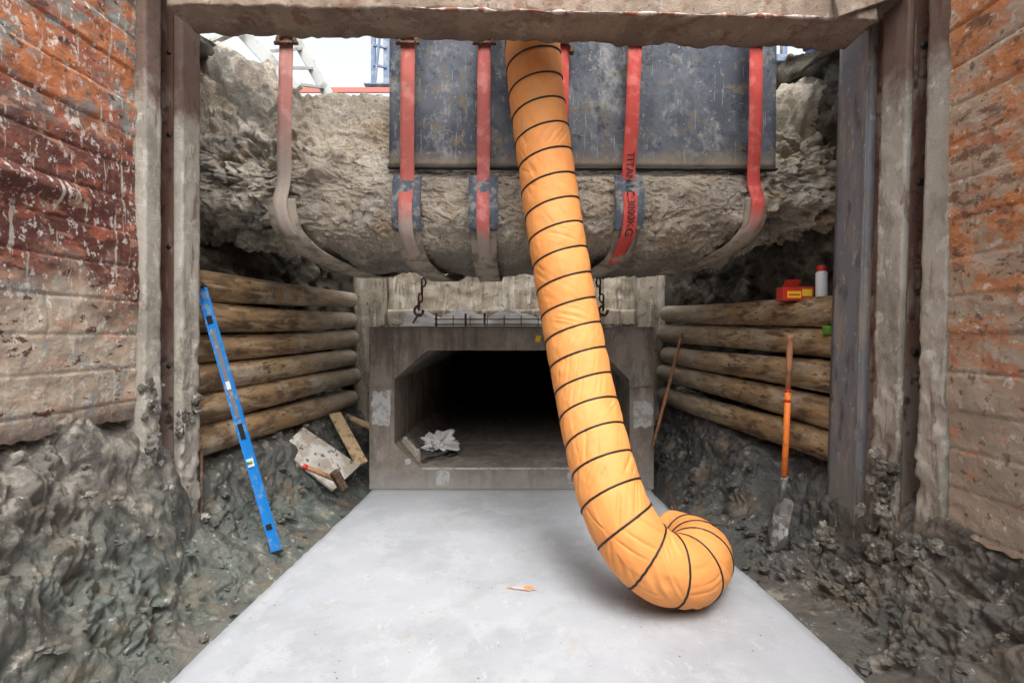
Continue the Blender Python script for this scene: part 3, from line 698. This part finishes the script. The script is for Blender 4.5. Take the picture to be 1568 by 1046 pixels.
c=W(1217,461,3.95)
k=[box('carton',(c.x-.125,c.y-.05,c.z),(c.x+.125,c.y+.05,c.z+.11),redM,.004),
   box('print_panel',(c.x-.09,c.y-.0535,c.z+.02),(c.x+.02,c.y-.051,c.z+.075),yellowM,0),
   box('print_panel_b',(c.x+.03,c.y-.0535,c.z+.035),(c.x+.11,c.y-.051,c.z+.09),yellowM,0),box('print_line',(c.x-.08,c.y-.0555,c.z+.04),(c.x+.01,c.y-.054,c.z+.052),redM,0),
   plank('flap',[(c.x-.125,c.y-.05,c.z+.112),(c.x+.0,c.y-.05,c.z+.112),(c.x+.0,c.y-.09,c.z+.16),(c.x-.125,c.y-.09,c.z+.16)],.003,redM)]
group('cardboard_box',k)
c=W(1258,458,3.85)
k=[sweep('can',[c+Vector((0,0,z)) for z in (0,.004,.2,.212,.222)],lambda t,a,p:.042 if t<.7 else (.04 if t<.8 else .028),labelM,24),
   sweep('cap',[c+Vector((0,0,z)) for z in (.223,.228,.26,.266)],lambda t,a,p:.034 if t<.9 else .028,redM,24)]
group('spray_can',k)
c=W(1272,512,3.62); group('plastic_tub',[sweep('tub',[c+Vector((0,0,z)) for z in (0,.05,.052,.06)],lambda t,a,p:.05+.006*t,greenM,20)])

# ------------------------------------------------------------------ things above
k=[]
a0=W(345,20,5.0);a1=W(455,140,5.0)
k.append(beam('rail',a0,a1,.07,.14,galvM)); k.append(beam('rail_b',W(420,0,5.6),W(505,150,5.6),.07,.12,galvM))
for i in range(5):
    t=.1+.2*i; k.append(beam('tread',a0.lerp(a1,t),W(420,0,5.6).lerp(W(505,150,5.6),t),.05,.03,galvM))
k.append(beam('brace',W(300,38,4.9),W(470,48,5.2),.07,.08,galvM))
k.append(beam('brace_b',W(310,70,4.9),W(372,42,4.9),.06,.06,galvM))
group('galvanised_access_ladder',k)
k=[beam('leg',W(572,0,6.9),W(572,140,6.9),.06,.06,fblueM),beam('leg_b',W(592,0,6.9),W(592,140,6.9),.08,.05,fblueM),beam('diagonal',W(585,20,6.85),W(574,130,6.85),.03,.03,fblueM),beam('base_plate',W(560,134,6.9),W(600,134,6.9),.2,.02,fblueM)]
for v in (40,70,100): k.append(beam('rung',W(572,v,6.87),W(592,v+4,6.87),.03,.03,fblueM))
group('blue_steel_ladder',k)
k=[beam('rail',W(1185,92,4.6),W(1300,96,4.6),.08,.07,fblueM),beam('brace',W(1190,150,4.9),W(1275,88,4.9),.07,.06,galvM),beam('bracket',W(1240,60,4.55),W(1262,100,4.55),.16,.08,blueM),
   beam('post',W(1200,60,4.65),W(1200,115,4.65),.05,.05,fblueM),rod('bolt',W(1228,88,4.5),W(1228,88,4.6),.03,ironM),rod('bolt_b',W(1210,88,4.5),W(1210,88,4.6),.03,ironM)]
group('blue_steel_bracket',k)
k=[beam('board',(-3.2,6.75,5.07),(-1.3,6.75,5.07),.03,.07,dullredM)]
for x in (-3,-1.4): k.append(beam('leg',(x,6.78,4.0),(x,6.78,5.1),.04,.04,galvM))
group('safety_barrier',k)

# ------------------------------------------------------------------ light, sky, camera
w=bpy.data.worlds.new('World'); S.world=w; w.use_nodes=True; nt=w.node_tree
sky=nt.nodes.new('ShaderNodeTexSky'); sky.sky_type='NISHITA'; sky.sun_disc=False; sky.sun_elevation=R_(62); sky.sun_rotation=R_(165)
sky.air_density=1.0; sky.dust_density=6.0; sky.ozone_density=1.0
hs=nt.nodes.new('ShaderNodeHueSaturation'); hs.inputs['Saturation'].default_value=.15; hs.inputs['Value'].default_value=2.7
bg=nt.nodes['Background']; bg.inputs['Strength'].default_value=.15
nt.links.new(sky.outputs[0],hs.inputs['Color']); nt.links.new(hs.outputs[0],bg.inputs['Color'])
ld=bpy.data.lights.new('sun','SUN'); ld.energy=1.0; ld.angle=R_(30); ld.color=(1,.97,.93)
lo=bpy.data.objects.new('sun',ld); S.collection.objects.link(lo); lo.rotation_euler=(R_(36),0,R_(12)); lo.location=(0,-5,12)
cd=bpy.data.cameras.new('camera'); cam=bpy.data.objects.new('camera',cd); S.collection.objects.link(cam)
cam.location=(0,0,CZ); cam.rotation_euler=(R_(90),0,0); cd.sensor_width=36; cd.lens=F/1568*36; cd.clip_end=1000; cd.clip_start=.05
S.camera=cam
S.view_settings.view_transform='Standard'; S.view_settings.look='None'; S.view_settings.exposure=0
for o in list(S.objects):
    if o.type=='MESH' and o.parent is None:
        me=o.data; n=len(me.vertices); co=np.empty(n*3); me.vertices.foreach_get('co',co); co=co.reshape(-1,3)
        c=(co.min(0)+co.max(0))/2; me.transform(Matrix.Translation(-Vector(c))); o.location=Vector(c)+o.location
